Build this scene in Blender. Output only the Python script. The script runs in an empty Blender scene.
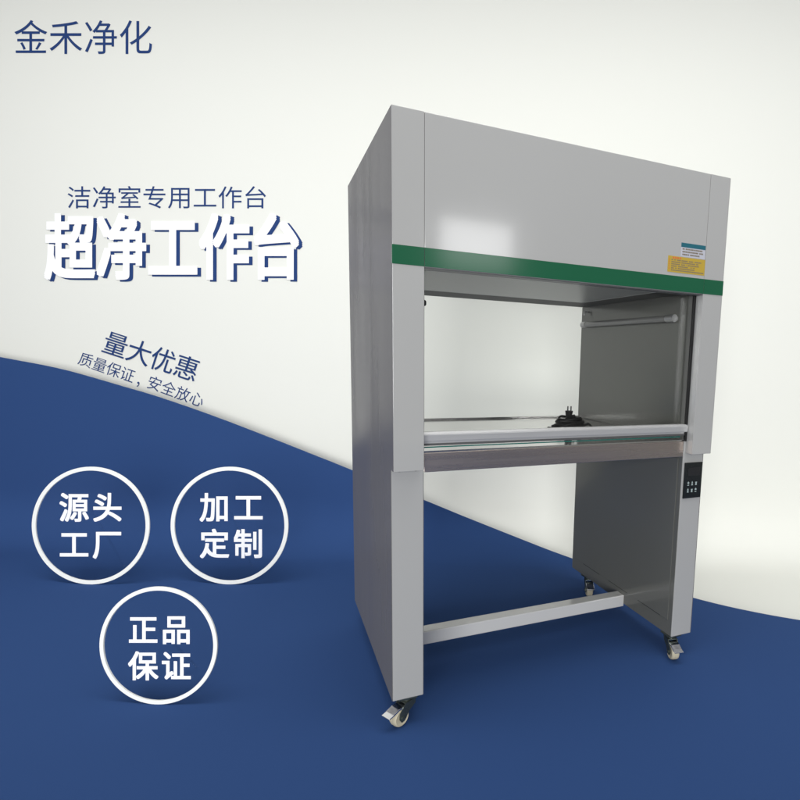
import bpy, bmesh, math, random
from mathutils import Vector, Matrix
random.seed(7)
S = bpy.context.scene
C = S.collection

# ------------------------------------------------------------------ camera
FPX, PPX, PPY = 571.36, 542.71, 439.37          # focal length / optical centre in pixels of an 800 px frame
YAW, PITCH, ROLL = .45681, .14327, .03123
CAM = Vector((-.28937, -1.4353, 1.03309))
F = Vector((math.sin(YAW)*math.cos(PITCH), math.cos(YAW)*math.cos(PITCH), -math.sin(PITCH)))
RH = Vector((math.cos(YAW), -math.sin(YAW), 0))
UH = RH.cross(F)
R2 = RH*math.cos(ROLL) + UH*math.sin(ROLL)
U2 = -RH*math.sin(ROLL) + UH*math.cos(ROLL)
FH = Vector((math.sin(YAW), math.cos(YAW), 0))
cd = bpy.data.cameras.new('camera'); cam = bpy.data.objects.new('camera', cd); C.objects.link(cam)
cam.matrix_world = Matrix(((R2.x, U2.x, -F.x, CAM.x), (R2.y, U2.y, -F.y, CAM.y), (R2.z, U2.z, -F.z, CAM.z), (0, 0, 0, 1)))
cd.sensor_width = 36; cd.sensor_fit = 'HORIZONTAL'
cd.lens = FPX/800*36
cd.shift_x = (400-PPX)/800; cd.shift_y = (PPY-400)/800
cd.clip_start = .02; cd.clip_end = 200
S.camera = cam

def ray(px, py): return F + R2*((px-PPX)/FPX) - U2*((py-PPY)/FPX)
def at_d(px, py, d): return CAM + ray(px, py)*d
def at_floor(px, py):
    r = ray(px, py); t = -CAM.z/r.z
    return CAM + r*t, t

# ------------------------------------------------------------------ materials
def mat(name, col, rough=.5, metal=0., spec=.5, bump=0., bscale=200., coat=0., vary=0., vscale=3., stretch=None, trans=0., alpha=1., aniso=0.):
    m = bpy.data.materials.new(name); m.use_nodes = True
    nt = m.node_tree; b = nt.nodes['Principled BSDF']
    b.inputs['Base Color'].default_value = (*col, 1)
    b.inputs['Roughness'].default_value = rough
    b.inputs['Metallic'].default_value = metal
    b.inputs['Specular IOR Level'].default_value = spec
    b.inputs['Coat Weight'].default_value = coat
    b.inputs['Coat Roughness'].default_value = .07
    b.inputs['Anisotropic'].default_value = aniso
    tc = nt.nodes.new('ShaderNodeTexCoord'); mp = nt.nodes.new('ShaderNodeMapping')
    nt.links.new(tc.outputs['Object'], mp.inputs['Vector'])
    if stretch: mp.inputs['Scale'].default_value = stretch
    if vary:
        n = nt.nodes.new('ShaderNodeTexNoise'); n.inputs['Scale'].default_value = vscale; n.inputs['Detail'].default_value = 5
        nt.links.new(mp.outputs[0], n.inputs['Vector'])
        r = nt.nodes.new('ShaderNodeMapRange')
        r.inputs['From Min'].default_value = .3; r.inputs['From Max'].default_value = .7
        r.inputs['To Min'].default_value = rough*(1-vary); r.inputs['To Max'].default_value = rough*(1+vary)
        nt.links.new(n.outputs['Fac'], r.inputs['Value']); nt.links.new(r.outputs[0], b.inputs['Roughness'])
        mx = nt.nodes.new('ShaderNodeMix'); mx.data_type = 'RGBA'
        k = 1-.10*vary
        mx.inputs['A'].default_value = (col[0]*k, col[1]*k, col[2]*k, 1); mx.inputs['B'].default_value = (*col, 1)
        nt.links.new(n.outputs['Fac'], mx.inputs['Factor']); nt.links.new(mx.outputs['Result'], b.inputs['Base Color'])
    if bump:
        n2 = nt.nodes.new('ShaderNodeTexNoise'); n2.inputs['Scale'].default_value = bscale; n2.inputs['Detail'].default_value = 3
        nt.links.new(mp.outputs[0], n2.inputs['Vector'])
        bp = nt.nodes.new('ShaderNodeBump'); bp.inputs['Strength'].default_value = bump; bp.inputs['Distance'].default_value = .001
        nt.links.new(n2.outputs['Fac'], bp.inputs['Height']); nt.links.new(bp.outputs[0], b.inputs['Normal'])
    return m
def clear_mat(name, tint, refl=.06, rough=.03):
    m = bpy.data.materials.new(name); m.use_nodes = True; nt = m.node_tree; nt.nodes.clear()
    o = nt.nodes.new('ShaderNodeOutputMaterial'); t = nt.nodes.new('ShaderNodeBsdfTransparent'); g = nt.nodes.new('ShaderNodeBsdfGlossy')
    mx = nt.nodes.new('ShaderNodeMixShader'); fr = nt.nodes.new('ShaderNodeFresnel'); fr.inputs['IOR'].default_value = 1.25
    mu = nt.nodes.new('ShaderNodeMath'); mu.operation = 'MULTIPLY'; mu.inputs[1].default_value = refl/.02
    t.inputs['Color'].default_value = (*tint, 1); g.inputs['Roughness'].default_value = rough; g.inputs['Color'].default_value = (.9, .9, .9, 1)
    nt.links.new(fr.outputs[0], mu.inputs[0]); mu.use_clamp = True
    nt.links.new(mu.outputs[0], mx.inputs[0]); nt.links.new(t.outputs[0], mx.inputs[1]); nt.links.new(g.outputs[0], mx.inputs[2]); nt.links.new(mx.outputs[0], o.inputs[0])
    return m
M = {}
M['cream'] = mat('cream_wall_paint', (.742, .749, .695), .9, spec=.1, bump=.05, bscale=90)
M['blue'] = mat('blue_sheet', (.027, .064, .180), .85, spec=.06, bump=.04, bscale=120)
M['ink'] = mat('navy_lettering', (.020, .050, .165), .7, spec=.1)
M['white'] = mat('white_lettering', (.93, .93, .93), .7, spec=.1)
M['ringw'] = mat('ring_white', (.86, .87, .83), .7, spec=.1)
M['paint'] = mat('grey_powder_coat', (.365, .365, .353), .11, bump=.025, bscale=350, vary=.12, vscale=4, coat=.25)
M['side'] = mat('side_film_shaded', (.178, .172, .178), .24, spec=.014, bump=.02, bscale=2.0, vary=.35, vscale=2.5, stretch=(1, 2.2, .4))  # film grey made darker to carry the shade of the outer sides
M['liner_shade'] = mat('shaded_grey_liner', (.132, .134, .122), .14, spec=.35, bump=.04, bscale=300, vary=.2, vscale=5)  # bench grey with the shade of the inner sides painted in
M['lmat'] = mat('shaded_matt_liner', (.105, .107, .100), .55, spec=.1)  # matt grey, darkened for shade like the glossy one
M['green'] = mat('green_stripe', (.012, .092, .044), .14, bump=.02, bscale=350, spec=.28)
M['steel'] = mat('polished_steel', (.60, .59, .58), .14, metal=1, vary=.3, vscale=2.5, bump=.02, bscale=40)
M['brushed'] = mat('brushed_steel', (.64, .55, .49), .28, metal=1, vary=.12, vscale=60, stretch=(.03, 1, 1))
M['alu'] = mat('aluminium', (.56, .56, .555), .35, metal=.6, vary=.2, vscale=30, stretch=(.05, 1, 1))
M['bar'] = mat('crossbar_enamel', (.58, .58, .565), .12, spec=1., coat=1., vary=.2, vscale=10)
M['black'] = mat('black_rubber', (.010, .010, .010), .5, spec=.25)
M['seal'] = mat('grey_seal', (.09, .09, .09), .4)
M['gloss'] = mat('black_plastic', (.010, .012, .012), .22)
M['key'] = mat('key_legend', (.40, .48, .47), .6)
M['dim'] = mat('dim_display', (.018, .018, .018), .3)
M['diff'] = mat('diffuser', (.40, .41, .40), .35, bump=.3, bscale=30, stretch=(1, .15, 1))
M['gap'] = mat('seam_dark', (.012, .012, .012), .9, spec=.02)
M['glass'] = clear_mat('sash_glass', (.985, .99, .985), .03)
M['edge'] = mat('glass_edge', (.02, .14, .12), .2)
M['acryl'] = clear_mat('clear_acrylic', (.985, .985, .985), .008, .1)
M['tube'] = mat('pale_tube_glass', (.19, .19, .185), .2)
M['cap'] = mat('tube_cap', (.36, .36, .36), .3, metal=.5)
M['nylon'] = mat('cream_nylon', (.55, .50, .36), .4, vary=.3, vscale=60)
M['zinc'] = mat('zinc_fork', (.13, .15, .13), .35, metal=.8, vary=.3, vscale=40)
M['chrome'] = mat('bright_pedal', (.78, .78, .80), .18, metal=1, vary=.3, vscale=60)
M['stkw'] = mat('sticker_white', (.43, .435, .48), .45)
M['stky'] = mat('sticker_yellow', (.42, .29, .035), .45)
M['teal'] = mat('sticker_teal', (.010, .105, .14), .45)
M['prn'] = mat('sticker_print', (.17, .14, .10), .6)
M['red'] = mat('sticker_red', (.55, .12, .04), .6)
M['brass'] = mat('prong_metal', (.10, .10, .10), .3, metal=.9)

# ------------------------------------------------------------------ mesh helpers
def box(bm, a, b, bev=0.):
    vs = [bm.verts.new((x, y, z)) for x in (a[0], b[0]) for y in (a[1], b[1]) for z in (a[2], b[2])]
    q = [(0, 1, 3, 2), (4, 6, 7, 5), (0, 4, 5, 1), (2, 3, 7, 6), (0, 2, 6, 4), (1, 5, 7, 3)]
    fs = [bm.faces.new([vs[i] for i in f]) for f in q]
    if bev:
        es = {e for f in fs for e in f.edges}
        bmesh.ops.bevel(bm, geom=list(es), offset=bev, segments=2, affect='EDGES', profile=.5)
def tube(bm, pts, r, n=10, cap=True):
    pts = [Vector(p) for p in pts]; rings = []
    up = Vector((0, 0, 1)); prev = None
    for i, p in enumerate(pts):
        t = (pts[min(i+1, len(pts)-1)]-pts[max(i-1, 0)]).normalized()
        if prev is None:
            s = t.cross(up)
            if s.length < .1: s = t.cross(Vector((1, 0, 0)))
        else: s = prev - t*prev.dot(t)
        s.normalize(); prev = s; w = t.cross(s)
        rr = r[i] if isinstance(r, (list, tuple)) else r
        rings.append([bm.verts.new(p+(s*math.cos(2*math.pi*k/n)+w*math.sin(2*math.pi*k/n))*rr) for k in range(n)])
    for a, b in zip(rings, rings[1:]):
        for k in range(n): bm.faces.new((a[k], a[(k+1) % n], b[(k+1) % n], b[k]))
    if cap:
        bm.faces.new(list(reversed(rings[0]))); bm.faces.new(rings[-1])
def lathe(bm, prof, c, axis, n=32):
    """prof: (radius, offset along axis) pairs, closed loop"""
    axis = Vector(axis).normalized(); u = axis.orthogonal().normalized(); w = axis.cross(u); c = Vector(c)
    rings = [[bm.verts.new(c+axis*h+(u*math.cos(2*math.pi*k/n)+w*math.sin(2*math.pi*k/n))*r) for k in range(n)] for r, h in prof]
    L = len(rings)
    for i in range(L):
        a, b = rings[i], rings[(i+1) % L]
        for k in range(n): bm.faces.new((a[k], a[(k+1) % n], b[(k+1) % n], b[k]))
def prism(bm, poly, origin, ex, ey, ez, h):
    """poly in the (ex, ey) plane, extruded by h along ez"""
    o = Vector(origin); ex, ey, ez = Vector(ex), Vector(ey), Vector(ez)
    a = [bm.verts.new(o+ex*x+ey*y) for x, y in poly]; b = [bm.verts.new(o+ex*x+ey*y+ez*h) for x, y in poly]
    bm.faces.new(a); bm.faces.new(list(reversed(b))); n = len(a)
    for i in range(n): bm.faces.new((a[i], b[i], b[(i+1) % n], a[(i+1) % n]))
def obj(name, bm, m, parent=None, smooth=False, loc=None):
    bmesh.ops.recalc_face_normals(bm, faces=bm.faces)
    me = bpy.data.meshes.new(name); bm.to_mesh(me); bm.free()
    for k in (m if isinstance(m, (list, tuple)) else [m]): me.materials.append(k)
    if smooth:
        for p in me.polygons: p.use_smooth = True
        me.set_sharp_from_angle(angle=math.radians(40))
    o = bpy.data.objects.new(name, me); C.objects.link(o)
    if parent: o.parent = parent
    if loc: o.location = loc
    return o
def bx(name, a, b, m, parent=None, bev=.0015):
    bm = bmesh.new(); box(bm, a, b, bev); return obj(name, bm, m, parent)
def tag(o, label=None, cat=None, group=None, kind=None):
    for k, v in (('label', label), ('category', cat), ('group', group), ('kind', kind)):
        if v: o[k] = v
    return o
def empty(name, loc=(0, 0, 0)):
    o = bpy.data.objects.new(name, None); C.objects.link(o); o.location = loc; o.empty_display_size = .1; return o

# ------------------------------------------------------------------ the setting: cream wall, blue sheet that sweeps down into the floor
DB, GAP = 3.05, .16                      # distance of the blue board, and how far the cream wall stands behind it
DC = DB+GAP
def plane_h(z, d): return (d+(z-CAM.z)*math.sin(PITCH))/math.cos(PITCH)    # the backdrop leans back a little
def P(u, h, z): return Vector((CAM.x, CAM.y, 0))+RH*u+FH*h+Vector((0, 0, z))
edge = [(-1100, 215), (-900, 235), (-500, 268), (-250, 305), (-100, 337), (0, 357), (60, 368.75), (125, 387), (160, 397.5), (222.5, 419.5), (340, 465.5), (421, 499), (540, 546.5), (572.5, 558.5),
        (640, 582), (692.5, 597.5), (740, 609), (800, 620), (900, 633), (1100, 648), (1500, 655)]
def edge_y(x):
    for i in range(len(edge)-1):
        if edge[i][0] <= x <= edge[i+1][0]:
            p0, p1, p2, p3 = edge[max(i-1, 0)], edge[i], edge[i+1], edge[min(i+2, len(edge)-1)]
            t = (x-p1[0])/(p2[0]-p1[0]); dx = p2[0]-p1[0]
            m1 = (p2[1]-p0[1])/(p2[0]-p0[0])*dx; m2 = (p3[1]-p1[1])/(p3[0]-p1[0])*dx
            return (2*t**3-3*t**2+1)*p1[1]+(t**3-2*t**2+t)*m1+(-2*t**3+3*t**2)*p2[1]+(t**3-t**2)*m2
    return edge[-1][1]
al = math.pi/2-PITCH
class Sweep:
    """side profile of a sheet: leaning board, cove, floor (h forward, z up)"""
    def __init__(self, d, z0, rc):
        self.d, self.z0, self.rc = d, z0, rc
        self.foot = plane_h(z0, d); self.tl = rc*math.tan(al/2); self.hc = self.foot-self.tl
        self.zc = z0+rc*(1-math.cos(al))
    def z(self, h):
        if h <= self.hc: return self.z0
        x = h-self.hc
        if x < self.rc*math.sin(al): return self.z0+self.rc-math.sqrt(self.rc**2-x*x)
        return (h*math.cos(PITCH)-self.d)/math.sin(PITCH)+CAM.z
    def s(self, h, z):                      # length along the profile, 0 where the cove starts, growing upwards
        if h <= self.hc: return h-self.hc
        if z < self.zc: return self.rc*math.asin(min(1, (h-self.hc)/self.rc))
        return self.rc*al+(z-self.zc)/math.cos(PITCH)
    def p(self, s):
        if s <= 0: return self.hc+s, self.z0
        if s < self.rc*al: return self.hc+self.rc*math.sin(s/self.rc), self.z0+self.rc*(1-math.cos(s/self.rc))
        z = self.zc+(s-self.rc*al)*math.cos(PITCH); return plane_h(z, self.d), z
    def hit(self, px, py):                  # where the line of sight through a pixel meets the sheet
        r = ray(px, py); a, b = .3, 12.
        g = lambda t: CAM.z+r.z*t-self.z(r.dot(FH)*t)
        for _ in range(60):
            m = (a+b)/2
            if g(m) > 0: a = m
            else: b = m
        return r.dot(RH)*a, r.dot(FH)*a, CAM.z+r.z*a
    def mesh(self, cols):                   # cols: (u, s of the upper end, s of the near end)
        bm = bmesh.new(); rows = []
        for u, st, se in cols:
            ks = [st+(se-st)*(i/110)**1.6 for i in range(111)]
            rows.append([bm.verts.new(P(u, *self.p(k))) for k in ks])
        for a, b in zip(rows, rows[1:]):
            for i in range(len(a)-1): bm.faces.new((a[i], a[i+1], b[i+1], b[i]))
        return bm
def lay(name, bm, m, thick):
    o = obj(name, bm, m, smooth=False)
    for p in o.data.polygons: p.use_smooth = True
    if sum(p.normal.z for p in o.data.polygons) < 0:
        o.data.flip_normals()
    sd = o.modifiers.new('thickness', 'SOLIDIFY'); sd.thickness = thick; sd.offset = -1
    return tag(o, kind='structure')
cream = Sweep(DC, -.016, .30)
lay('backdrop_wall', cream.mesh([(-7+i*.5, 5.0, -6.0) for i in range(29)]), M['cream'], .05)
blue = Sweep(DB, 0., .28)
cols = []
for i in range(221):
    x = -1000+i*11
    u, h, z = blue.hit(x, edge_y(x)); cols.append((u, blue.s(h, z), -5.4))
lay('floor', blue.mesh(cols), M['blue'], .010)

# ------------------------------------------------------------------ lettering
dg = None
def glyph_mesh(body, offset=0., extrude=.0):
    c = bpy.data.curves.new('lettering', 'FONT'); c.body = body; c.size = 1; c.offset = offset; c.resolution_u = 6
    o = bpy.data.objects.new('lettering', c); C.objects.link(o)
    bpy.context.view_layer.update()
    g = bpy.context.evaluated_depsgraph_get()
    me = bpy.data.meshes.new_from_object(o.evaluated_get(g))
    bpy.data.objects.remove(o); bpy.data.curves.remove(c)
    return me
def add_text(bm, body, place, d, bold=0., thick=.004):
    """place(x, y) -> pixel; glyph outlines in em units are laid on the plane at distance d and made solid;
    bold text is drawn with a square pen: shifted outlines, each a hair nearer than the last"""
    me = glyph_mesh(body); vs = me.vertices
    pen = [(0, 0)] if bold <= 0 else [(a*bold, b*bold) for a in (-1, 0, 1) for b in (-1, 0, 1)]
    for n, (ox, oy) in enumerate(pen):
        k = thick+n*.00015
        front = [bm.verts.new(at_d(*place(v.co.x+ox, v.co.y+oy), d-k)) for v in vs]
        back = [bm.verts.new(at_d(*place(v.co.x+ox, v.co.y+oy), d+.001)) for v in vs]
        cnt = set()
        for p in me.polygons:
            ids = list(p.vertices)
            bm.faces.new([front[i] for i in ids])
            for i in range(len(ids)): cnt.add((ids[i], ids[(i+1) % len(ids)]))
        for (a, b) in cnt:
            if (b, a) not in cnt: bm.faces.new((front[b], front[a], back[a], back[b]))
    bpy.data.meshes.remove(me)
def fit(body, x0, x1, y0, y1, bold=0.):
    me = glyph_mesh(body); X = [v.co.x for v in me.vertices]; Y = [v.co.y for v in me.vertices]; bpy.data.meshes.remove(me)
    a, b, c, d = min(X)-bold, max(X)+bold, min(Y)-bold, max(Y)+bold
    return lambda x, y: (x0+(x-a)/(b-a)*(x1-x0), y1-(y-c)/(d-c)*(y1-y0))
def chars(bm, body, c0, c1, size, d, offset, thick=.004, sy=1.):
    """characters one by one, their centres evenly spread from pixel c0 to pixel c1"""
    n = len(body); dx, dy = c1[0]-c0[0], c1[1]-c0[1]; L = math.hypot(dx, dy) or 1; ux, uy = (dx/L, dy/L) if n > 1 else (1, 0)
    for i, ch in enumerate(body):
        t = i/(n-1) if n > 1 else 0
        cx, cy = c0[0]+dx*t, c0[1]+dy*t
        def pl(x, y, cx=cx, cy=cy):
            a, b = (x-.495)*size, -(y-.38)*size*sy
            return cx+a*ux-b*uy, cy+a*uy+b*ux
        add_text(bm, ch, pl, d, offset, thick)
bm = bmesh.new(); add_text(bm, '金禾净化', fit('金禾净化', 14.3, 152, 20, 54), DC, 0, .0012)
tag(obj('wall_lettering', bm, M['ink']), 'thin navy lettering of four characters in the top corner of the cream wall', 'lettering', 'lettering mounted on the cream wall')
bm = bmesh.new(); add_text(bm, '洁净室专用工作台', fit('洁净室专用工作台', 67.5, 266, 186, 208.5), DC, 0, .0012)
tag(obj('wall_lettering', bm, M['ink']), 'small navy line of eight characters just above the big white heading', 'lettering', 'lettering mounted on the cream wall')
T = '超净工作台'; OF = .027
bm = bmesh.new(); add_text(bm, T, fit(T, 44, 299, 213, 280, OF), DC-.0022, OF, .001)
big = tag(obj('wall_lettering', bm, M['white']), 'big bold white heading of five characters with a navy drop edge', 'lettering', 'lettering mounted on the cream wall')
bm = bmesh.new(); add_text(bm, T, fit(T, 47.8, 302.6, 214.8, 281.9, OF), DC, OF, .0008)
obj('drop_edge', bm, M['ink'], big)
bm = bmesh.new(); chars(bm, '量大优惠', (115.5, 344.5), (186.5, 367.8), 25.6, DC, .003, .0012)
tag(obj('wall_lettering', bm, M['ink']), 'navy line of four characters sloping down above the smaller sloping line', 'lettering', 'lettering mounted on the cream wall')
bm = bmesh.new(); chars(bm, '质量保证', (85.8, 360), (127.5, 374.6), 15.0, DC, 0, .0012); chars(bm, '，', (142, 379.5), (142, 379.5), 15.0, DC, 0, .0012); chars(bm, '安全放心', (154.5, 383.5), (196.8, 399), 15.0, DC, 0, .0012)
tag(obj('wall_lettering', bm, M['ink']), 'smallest navy lettering, sloping down along the curved blue edge', 'lettering', 'lettering mounted on the cream wall')

# round clear signs with a white ring, standing on the blue floor, leaning back on a strut
def badge(cx, cy, rows, label):
    r_px, w_px = 58.8, 3.8
    base, d = at_floor(cx, cy+r_px)
    s = d/FPX; c = at_d(cx, cy, d); R = r_px*s; w = w_px*s
    root = empty('round_sign', base)
    tag(root, label, 'sign', 'round signs standing on the blue floor')
    off = -base
    bm = bmesh.new(); n = 72
    fr = [bm.verts.new(c+(R2*math.cos(2*math.pi*k/n)+U2*math.sin(2*math.pi*k/n))*(R-.001)) for k in range(n)]
    bk = [bm.verts.new(v.co+F*.004) for v in fr]
    bm.faces.new(fr); bm.faces.new(list(reversed(bk)))
    for k in range(n): bm.faces.new((fr[k], bk[k], bk[(k+1) % n], fr[(k+1) % n]))
    obj('clear_panel', bm, M['acryl'], root, loc=off)
    bm = bmesh.new(); lathe(bm, [(R, -.0008), (R, .0045), (R-w, .0045), (R-w, -.0008)], c, F, 96)
    obj('ring', bm, M['ringw'], root, loc=off)
    for body, y, x0, x1 in rows:
        bm = bmesh.new(); chars(bm, body, (x0, y), (x1, y), 30.5, d-.0003, .019, .0005)
        obj('lettering', bm, M['white'], root, loc=off)
    bm = bmesh.new()
    t = c+U2*(R*.25)+F*.006; g = Vector((t.x, t.y, 0))+FH*.16
    tube(bm, [t, g+Vector((0, 0, .004))], .004, 8); obj('strut', bm, M['acryl'], root, loc=off)
badge(90.7, 525.5, (('源头', 507.2, 73.9, 107.2), ('工厂', 544.3, 73.9, 107.2)), 'round clear sign with white ring, farthest from the bench, upper row')
badge(229.5, 525.5, (('加工', 507.2, 214.4, 248.2), ('定制', 543.6, 214.4, 248.2)), 'round clear sign with white ring, upper row beside the bench side')
badge(158.4, 645.5, (('正品', 629.6, 143, 176), ('保证', 665.8, 143, 176)), 'round clear sign with white ring, standing alone below the other two')

# ------------------------------------------------------------------ the clean bench
W, D, H, h0 = 1.0373, .745, 1.60, .085
wp, wl, yl = .077, .0845, .033
ZP, G0, G1 = .733, 1.244, 1.289
TZ = .777                                            # worktop height
B = empty('clean_bench')
tag(B, 'grey steel laboratory clean bench with green stripe, open back and castors', 'workbench')
e = .0016
# side panels (outer skins), front posts, hood
for s in (0, 1):
    x0, x1 = (0, wl) if s == 0 else (W-wl, W)
    bx('side_panel', (x0, yl+.0005, h0), (x1, D, H-.0006), M['paint'], B, .002)
    px0, px1 = (0, wp) if s == 0 else (W-wp, W)
    po = bx('front_post', (px0-.0007 if s == 0 else px0, 0, ZP), (px1 if s == 0 else px1+.0007, yl, H), M['paint'], B, .0008)
    # thin matt film over panel and post, its grey darkened for the dim side
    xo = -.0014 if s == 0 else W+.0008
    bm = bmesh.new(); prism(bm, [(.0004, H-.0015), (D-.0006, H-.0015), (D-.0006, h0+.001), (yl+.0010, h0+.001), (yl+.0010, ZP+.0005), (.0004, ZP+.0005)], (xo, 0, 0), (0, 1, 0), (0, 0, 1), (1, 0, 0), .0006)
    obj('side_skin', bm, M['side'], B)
    # leg inner sheet, raised access sheet, glossy chamber wall; shade painted into their grey
    q = 1 if s == 0 else -1; xi = x1 if s == 0 else x0
    lp = bx('leg_shade_sheet', (min(xi, xi+q*.001), yl+.003, h0+.001), (max(xi, xi+q*.001), D-.001, .720), M['liner_shade'], B, .0003)
    bx('access_sheet', (min(xi+q*.0012, xi+q*.0035), yl+.022, .139), (max(xi+q*.0012, xi+q*.0035), D-.030, .712), M['liner_shade'], lp, .001)
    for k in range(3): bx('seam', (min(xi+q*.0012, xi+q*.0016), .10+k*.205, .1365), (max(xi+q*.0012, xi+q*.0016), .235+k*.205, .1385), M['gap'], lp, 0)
    bx('chamber_wall', (min(xi, xi+q*.004), .0625, TZ+.001), (max(xi, xi+q*.004), D-.004, G0+.004), M['liner_shade'], B, .001)
    # black sash track beside the post
    xt = px1 if s == 0 else px0
    bx('sash_track', (min(xt, xt+q*.008), yl-.0025, .772), (max(xt, xt+q*.008), .039, G0-.0015), M['black'], B, .0005)
    bx('dulling_strip', (min(xi, xi+q*.003), .0392, TZ+.001), (max(xi, xi+q*.003), .062, G0-.0015), M['lmat'], B, .0005)  # added dark matt strip that dulls a bright reflection here
    # dark recess and screws under the post
    for k in (.018, .060):
        bm = bmesh.new(); lathe(bm, [(.0001, 0), (.0035, 0), (.003, -.004), (.0001, -.004)], (px0+k, .02, ZP), (0, 0, 1), 10)
        obj('screw', bm, M['black'], B)
bm = bmesh.new(); box(bm, (wl+.0005, yl+.002, G0+.012), (W-wl-.0005, D-.001, H-.002), .002)
obj('hood', bm, M['paint'], B)
bx('front_panel', (wp+.0008, .0002, G0-.001), (W-wp-.0008, yl, H-.0002), M['paint'], B, .0015)
bm = bmesh.new()
for a, b in ((-.0016, wp-.0003), (wp+.0009, W-wp-.0009), (W-wp+.0003, W+.0016)): box(bm, (a, -.0012, G0), (b, .004, G1), .0003)
obj('accent_stripe', bm, M['green'], B)
# ceiling of the chamber with the diffuser face of the filter
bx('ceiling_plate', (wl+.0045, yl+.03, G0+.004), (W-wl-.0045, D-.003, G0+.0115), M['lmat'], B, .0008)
bx('hood_seal', (wp+.001, .0015, G0-.0042), (W-wp-.001, yl+.0008, G0-.0012), M['seal'], B, .0005)
bx('diffuser_gasket', (.0895, .0345, G0-.0005), (.826, .522, G0+.0035), M['gap'], B, .0005)
bx('diffuser', (.093, .046, G0-.0022), (.814, .507, G0-.0008), M['diff'], B, .002)
# worktop: stainless tray with a low rear lip, apron below
bm = bmesh.new(); box(bm, (wl+.0002, .0385, TZ-.010), (W-wl-.0002, D-.002, TZ), .0008)
wt = obj('worktop', bm, M['steel'], B)
bm = bmesh.new(); box(bm, (wl+.005, D-.012, TZ+.0003), (W-wl-.005, D-.003, TZ+.007), .0015); obj('rear_lip', bm, M['steel'], wt)
bx('apron', (wp+.009, .0345, .7205), (W-wp-.009, .0380, .772), M['brushed'], B, .001)
bm = bmesh.new(); box(bm, (wl+.0015, .045, .7235), (W-wl-.0015, D-.01, .7655), .001); obj('under_tray', bm, M['liner_shade'], B)
# sliding sash: pane, green edge, aluminium handle
sa = bx('sash_pane', (wp+.006, .050, .787), (W-wp-.006, .054, G0-.002), M['glass'], B, 0)
bx('pane_edge', (wp+.013, .0495, .7835), (W-wp-.013, .0545, .7868), M['edge'], sa, 0)
bm = bmesh.new()
prism(bm, [(.026, .805), (.026, .822), (.030, .8285), (.049, .8285), (.049, .797), (.036, .797), (.036, .803)], (wp+.0015, 0, 0), (0, 1, 0), (0, 0, 1), (1, 0, 0), W-2*wp-.003)
bmesh.ops.bevel(bm, geom=list(bm.edges), offset=.0012, segments=2, affect='EDGES')
obj('sash_handle', bm, M['alu'], sa)
bx('handle_seal', (wp+.004, .034, .7915), (W-wp-.004, .0485, .7966), M['seal'], sa, .001)
# crossbar between the legs
bx('crossbar', (wl+.0003, .325, .075), (W-wl-.0003, .372, .121), M['bar'], B, .003)
# pale tube with end caps along the right chamber wall
lt = empty('wall_tube', (0, 0, 0)); lt.parent = B
xl = W-wl-.022
bm = bmesh.new(); tube(bm, [(xl, .135, 1.172), (xl, .670, 1.172)], .011, 18); obj('tube', bm, M['tube'], lt, True)
for ya, yb in ((.095, .135), (.670, .700)):
    bm = bmesh.new(); tube(bm, [(xl, ya, 1.172), (xl, yb, 1.172)], .0125, 16); box(bm, (xl, ya+.004, 1.166), (xl+.0185, yb-.004, 1.178), .001)
    obj('end_cap', bm, M['cap'], lt, True)
bm = bmesh.new(); tube(bm, [(W-wl-.004, .69, 1.225), (xl, .69, 1.225), (xl, .69, 1.212)], .0035, 8); obj('hook', bm, M['cap'], B, True)
bm = bmesh.new(); lathe(bm, [(.0001, 0), (.008, 0), (.008, .006), (.006, .009), (.0001, .009)], (wp, .020, 1.158), (1, 0, 0), 16); obj('stop_button', bm, M['black'], B, True)
# control panel on the right leg
yp = yl-.005
cp = bx('control_panel', (W-wl+.006, yp, .578), (W-.003, yl, .700), M['gloss'], B, .002)
bx('display', (W-wl+.020, yp-.0006, .655), (W-.014, yp-.0001, .683), M['dim'], cp, .0002)
def seg(bm, x, z, k):
    w, h, t = .0075, .012, .0020
    if k in (0, 2): box(bm, (x-w/2, yp-.0008, z+h*.1), (x+w/2, yp-.0001, z+h*.1+t))
    if k in (0, 1): prism(bm, [(-w/2, -h*.1), (w/2, -h*.1), (0, h*.55)], (x, yp-.0001, z), (1, 0, 0), (0, 0, 1), (0, -1, 0), .0007)
    if k in (1, 2): prism(bm, [(-w/2, h*.1), (w/2, h*.1), (0, -h*.5)], (x, yp-.0001, z-h*.05), (1, 0, 0), (0, 0, 1), (0, -1, 0), .0007)
    box(bm, (x-w/2, yp-.0006, z-h*.62), (x+w/2, yp-.0001, z-h*.62+t))
for r in range(2):
    for c in range(3):
        bm = bmesh.new(); seg(bm, W-wl+.024+c*.0165, .630-r*.0235, (r+c) % 3); obj('button', bm, M['key'], cp)
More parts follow.
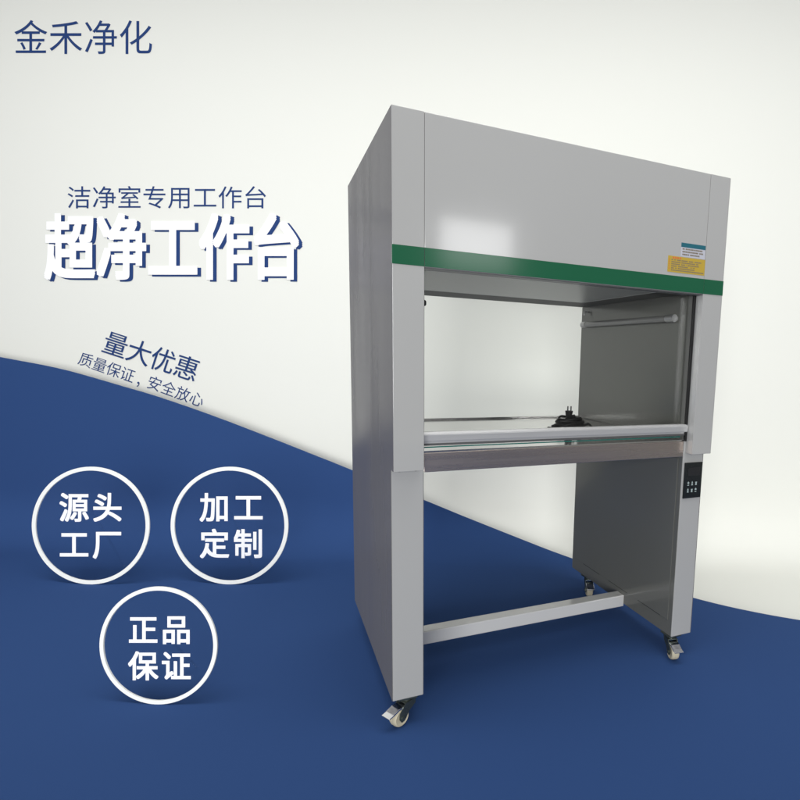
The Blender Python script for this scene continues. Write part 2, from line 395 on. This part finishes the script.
# stickers on the hood front
def print_rows(bm, x0, x1, z1, z0, rows, rnd):
    h = (z1-z0)/rows
    for i in range(rows):
        x = x0; end = x1-rnd.random()*(x1-x0)*.35
        while x < end:
            w = .0016+rnd.random()*.0034
            if rnd.random() > .12: box(bm, (x, -.0007, z1-h*i-h*.66), (min(x+w, x1), -.0004, z1-h*i-h*.12))
            x += w+.0009
rnd = random.Random(3)
st = bx('sticker', (.862, -.0004, 1.3475), (.957, .0006, 1.3885), M['stkw'], B, 0); st['label'] = 'white sticker with teal header'
bx('header', (.8622, -.0007, 1.3755), (.9568, -.00045, 1.3883), M['teal'], st, 0)
bm = bmesh.new(); print_rows(bm, .868, .953, 1.3735, 1.3495, 3, rnd); obj('print', bm, M['prn'], st)
st = bx('sticker', (.816, -.0004, 1.2990), (.959, .0006, 1.3462), M['stky'], B, 0); st['label'] = 'yellow warning sticker with red heading'
bm = bmesh.new(); print_rows(bm, .829, .954, 1.3375, 1.3015, 6, rnd); obj('print', bm, M['prn'], st)
bm = bmesh.new()
for i in range(4): box(bm, (.833+i*.0085, -.0007, 1.3390), (.839+i*.0085, -.0004, 1.3442))
for i in range(5): box(bm, (.8195, -.0007, 1.334-i*.0065), (.8225, -.0004, 1.337-i*.0065))
obj('heading', bm, M['red'], st)

# castors: plate and fork, twin-ridge wheel, brake pedal
def caster(px, py, ang):
    """px, py: swivel; the wheel trails towards ang, the pedal sits beyond it"""
    t = Vector((math.cos(ang), math.sin(ang), 0)); a = Vector((-t.y, t.x, 0)); up = Vector((0, 0, 1))
    c = Vector((px, py, .027))+t*.026
    bm = bmesh.new()
    box(bm, (px-.026, py-.026, h0-.006), (px+.026, py+.026, h0-.0003), .001)
    tube(bm, [(px, py, h0-.006), (px, py, h0-.020)], .015, 16)
    o = Vector((px, py, 0))
    for s in (-1, 1):
        prism(bm, [(-.020, .068), (.016, .068), (.036, .044), (.038, .027), (.030, .016), (.020, .018), (.004, .040), (-.018, .054)], o+a*(s*.0165-.0012), t, up, a, .0024)
    prism(bm, [(-.020, .0655), (.017, .0655), (.017, .0685), (-.020, .0685)], o-a*.0175, t, up, a, .035)
    bmesh.ops.recalc_face_normals(bm, faces=bm.faces)
    ca = obj('caster', bm, M['zinc'], B)
    bm = bmesh.new()
    lathe(bm, [(.008, -.0125), (.019, -.0125), (.0215, -.0138), (.0250, -.0115), (.0266, -.006), (.0266, -.0015), (.0258, 0), (.0266, .0015), (.0266, .006), (.0250, .0115), (.0215, .0138), (.019, .0125), (.008, .0125)], c, a, 40)
    obj('wheel', bm, M['nylon'], ca, True)
    bm = bmesh.new(); tube(bm, [c-a*.0205, c+a*.0205], .0062, 12); obj('axle_bolt', bm, M['zinc'], ca, True)
    bm = bmesh.new()
    prism(bm, [(.010, .057), (.038, .055), (.056, .0475), (.073, .0445), (.0735, .0475), (.057, .051), (.039, .059), (.010, .061)], o-a*.016, t, up, a, .032)
    bmesh.ops.bevel(bm, geom=list(bm.edges), offset=.0006, segments=1, affect='EDGES')
    obj('brake_pedal', bm, M['chrome'], ca)
caster(.043, .062, math.radians(208))
caster(W-.062, .063, math.radians(-104))
caster(W-.060, D-.108, math.radians(-112))
caster(.052, D-.070, math.radians(10))

# ------------------------------------------------------------------ black power cord with its plug, left on the worktop
rnd = random.Random(11)
pc = Vector((.705, .375, TZ))
cord = empty('power_cord', pc); tag(cord, 'coiled black power cord with its plug pointing up, on the steel worktop', 'cord')
bm = bmesh.new(); pts = []
N = 260
for i in range(N):
    t = i/N; a = t*2*math.pi*6.2
    k = 1-.35*t
    x = math.cos(a)*(.062+.006*math.sin(3.1*a))*k; y = math.sin(a)*(.036+.006*math.cos(2.3*a))*k
    z = .0055+.034*t**.8+.006*math.sin(a*1.7+1)+.004*math.sin(a*.63)
    pts.append((x, y, max(z, .0046)))
tube(bm, pts, .0044, 8); obj('cable', bm, M['black'], cord, True)
bm = bmesh.new()
tube(bm, [(.020, .0, .006), (.050, -.01, .010), (.072, -.012, .018), (.084, -.008, .012), (.092, 0, .0055)], .0048, 8)
tube(bm, [(-.05, -.02, .0055), (-.075, -.012, .006), (-.083, .005, .0055)], .0044, 8)
tube(bm, [(-.030, .02, .012), (-.010, -.01, .046), (.012, -.014, .050), (.034, .01, .030), (.05, .03, .012)], .0046, 8)
obj('tail', bm, M['black'], cord, True)
bm = bmesh.new(); tube(bm, [(-.001, -.037, .028), (-.001, .037, .030)], .003, 6)
tube(bm, [(-.006, -.004, .030), (-.005, -.002, .042), (-.003, 0, .048), (-.002, 0, .060), (-.002, 0, .066), (-.002, 0, .0665)], [.006, .008, .011, .0135, .0145, .011], 14)
pl = obj('plug', bm, M['black'], cord, True)
for dx in (-.0075, .0055):
    bm = bmesh.new(); box(bm, (dx-.0022, -.0012, .066), (dx+.0022, .0012, .083), .0004); obj('prong', bm, M['brass'], pl)

# ------------------------------------------------------------------ light
def area(name, loc, target, sx, sy, power, col=(1, 1, 1)):
    l = bpy.data.lights.new(name, 'AREA'); l.shape = 'RECTANGLE'; l.size = sx; l.size_y = sy; l.energy = power; l.color = col
    o = bpy.data.objects.new(name, l); C.objects.link(o); o.location = loc
    o.rotation_euler = (Vector(target)-Vector(loc)).to_track_quat('-Z', 'Y').to_euler()
    return o
def PW(u, h, z): return tuple(P(u, h, z))
def facing(o, d): o.rotation_euler = Vector(d).to_track_quat('-Z', 'Y').to_euler(); return o
area('wall_wash', PW(-.7, 1.2, 4.4), PW(-.7, 3.0, .0), 6.5, 1.4, 63).data.spread = math.radians(97)
facing(area('front_softbox', (1.475, -3.6, 1.99), (1.475, 0, 1.99), .67, .42, 6.5), (0, 1, 0))
area('front_fill', PW(-.2, -5.0, 1.35), PW(-.5, 2.5, .9), 3.8, 2.2, 375)
area('overhead', PW(-.2, -1.6, 4.6), PW(-.1, .6, .2), 7, 3, 50)
w = bpy.data.worlds.new('World'); S.world = w; w.use_nodes = True
nt = w.node_tree; bg = nt.nodes['Background']; bg.inputs['Strength'].default_value = .27
tc = nt.nodes.new('ShaderNodeTexCoord'); nz = nt.nodes.new('ShaderNodeTexNoise'); nz.inputs['Scale'].default_value = 2.2; nz.inputs['Detail'].default_value = 1
rp = nt.nodes.new('ShaderNodeValToRGB'); rp.color_ramp.elements[0].position = .38; rp.color_ramp.elements[0].color = (.25, .25, .27, 1); rp.color_ramp.elements[1].position = .66; rp.color_ramp.elements[1].color = (1.3, 1.3, 1.35, 1)
nt.links.new(tc.outputs['Generated'], nz.inputs['Vector']); nt.links.new(nz.outputs['Fac'], rp.inputs[0]); nt.links.new(rp.outputs[0], bg.inputs['Color'])

S.view_settings.view_transform = 'Standard'; S.view_settings.look = 'None'; S.view_settings.exposure = 0; S.view_settings.gamma = 1
S.render.engine = 'CYCLES'
S.cycles.max_bounces = 10; S.cycles.transparent_max_bounces = 16
S.cycles.use_denoising = True
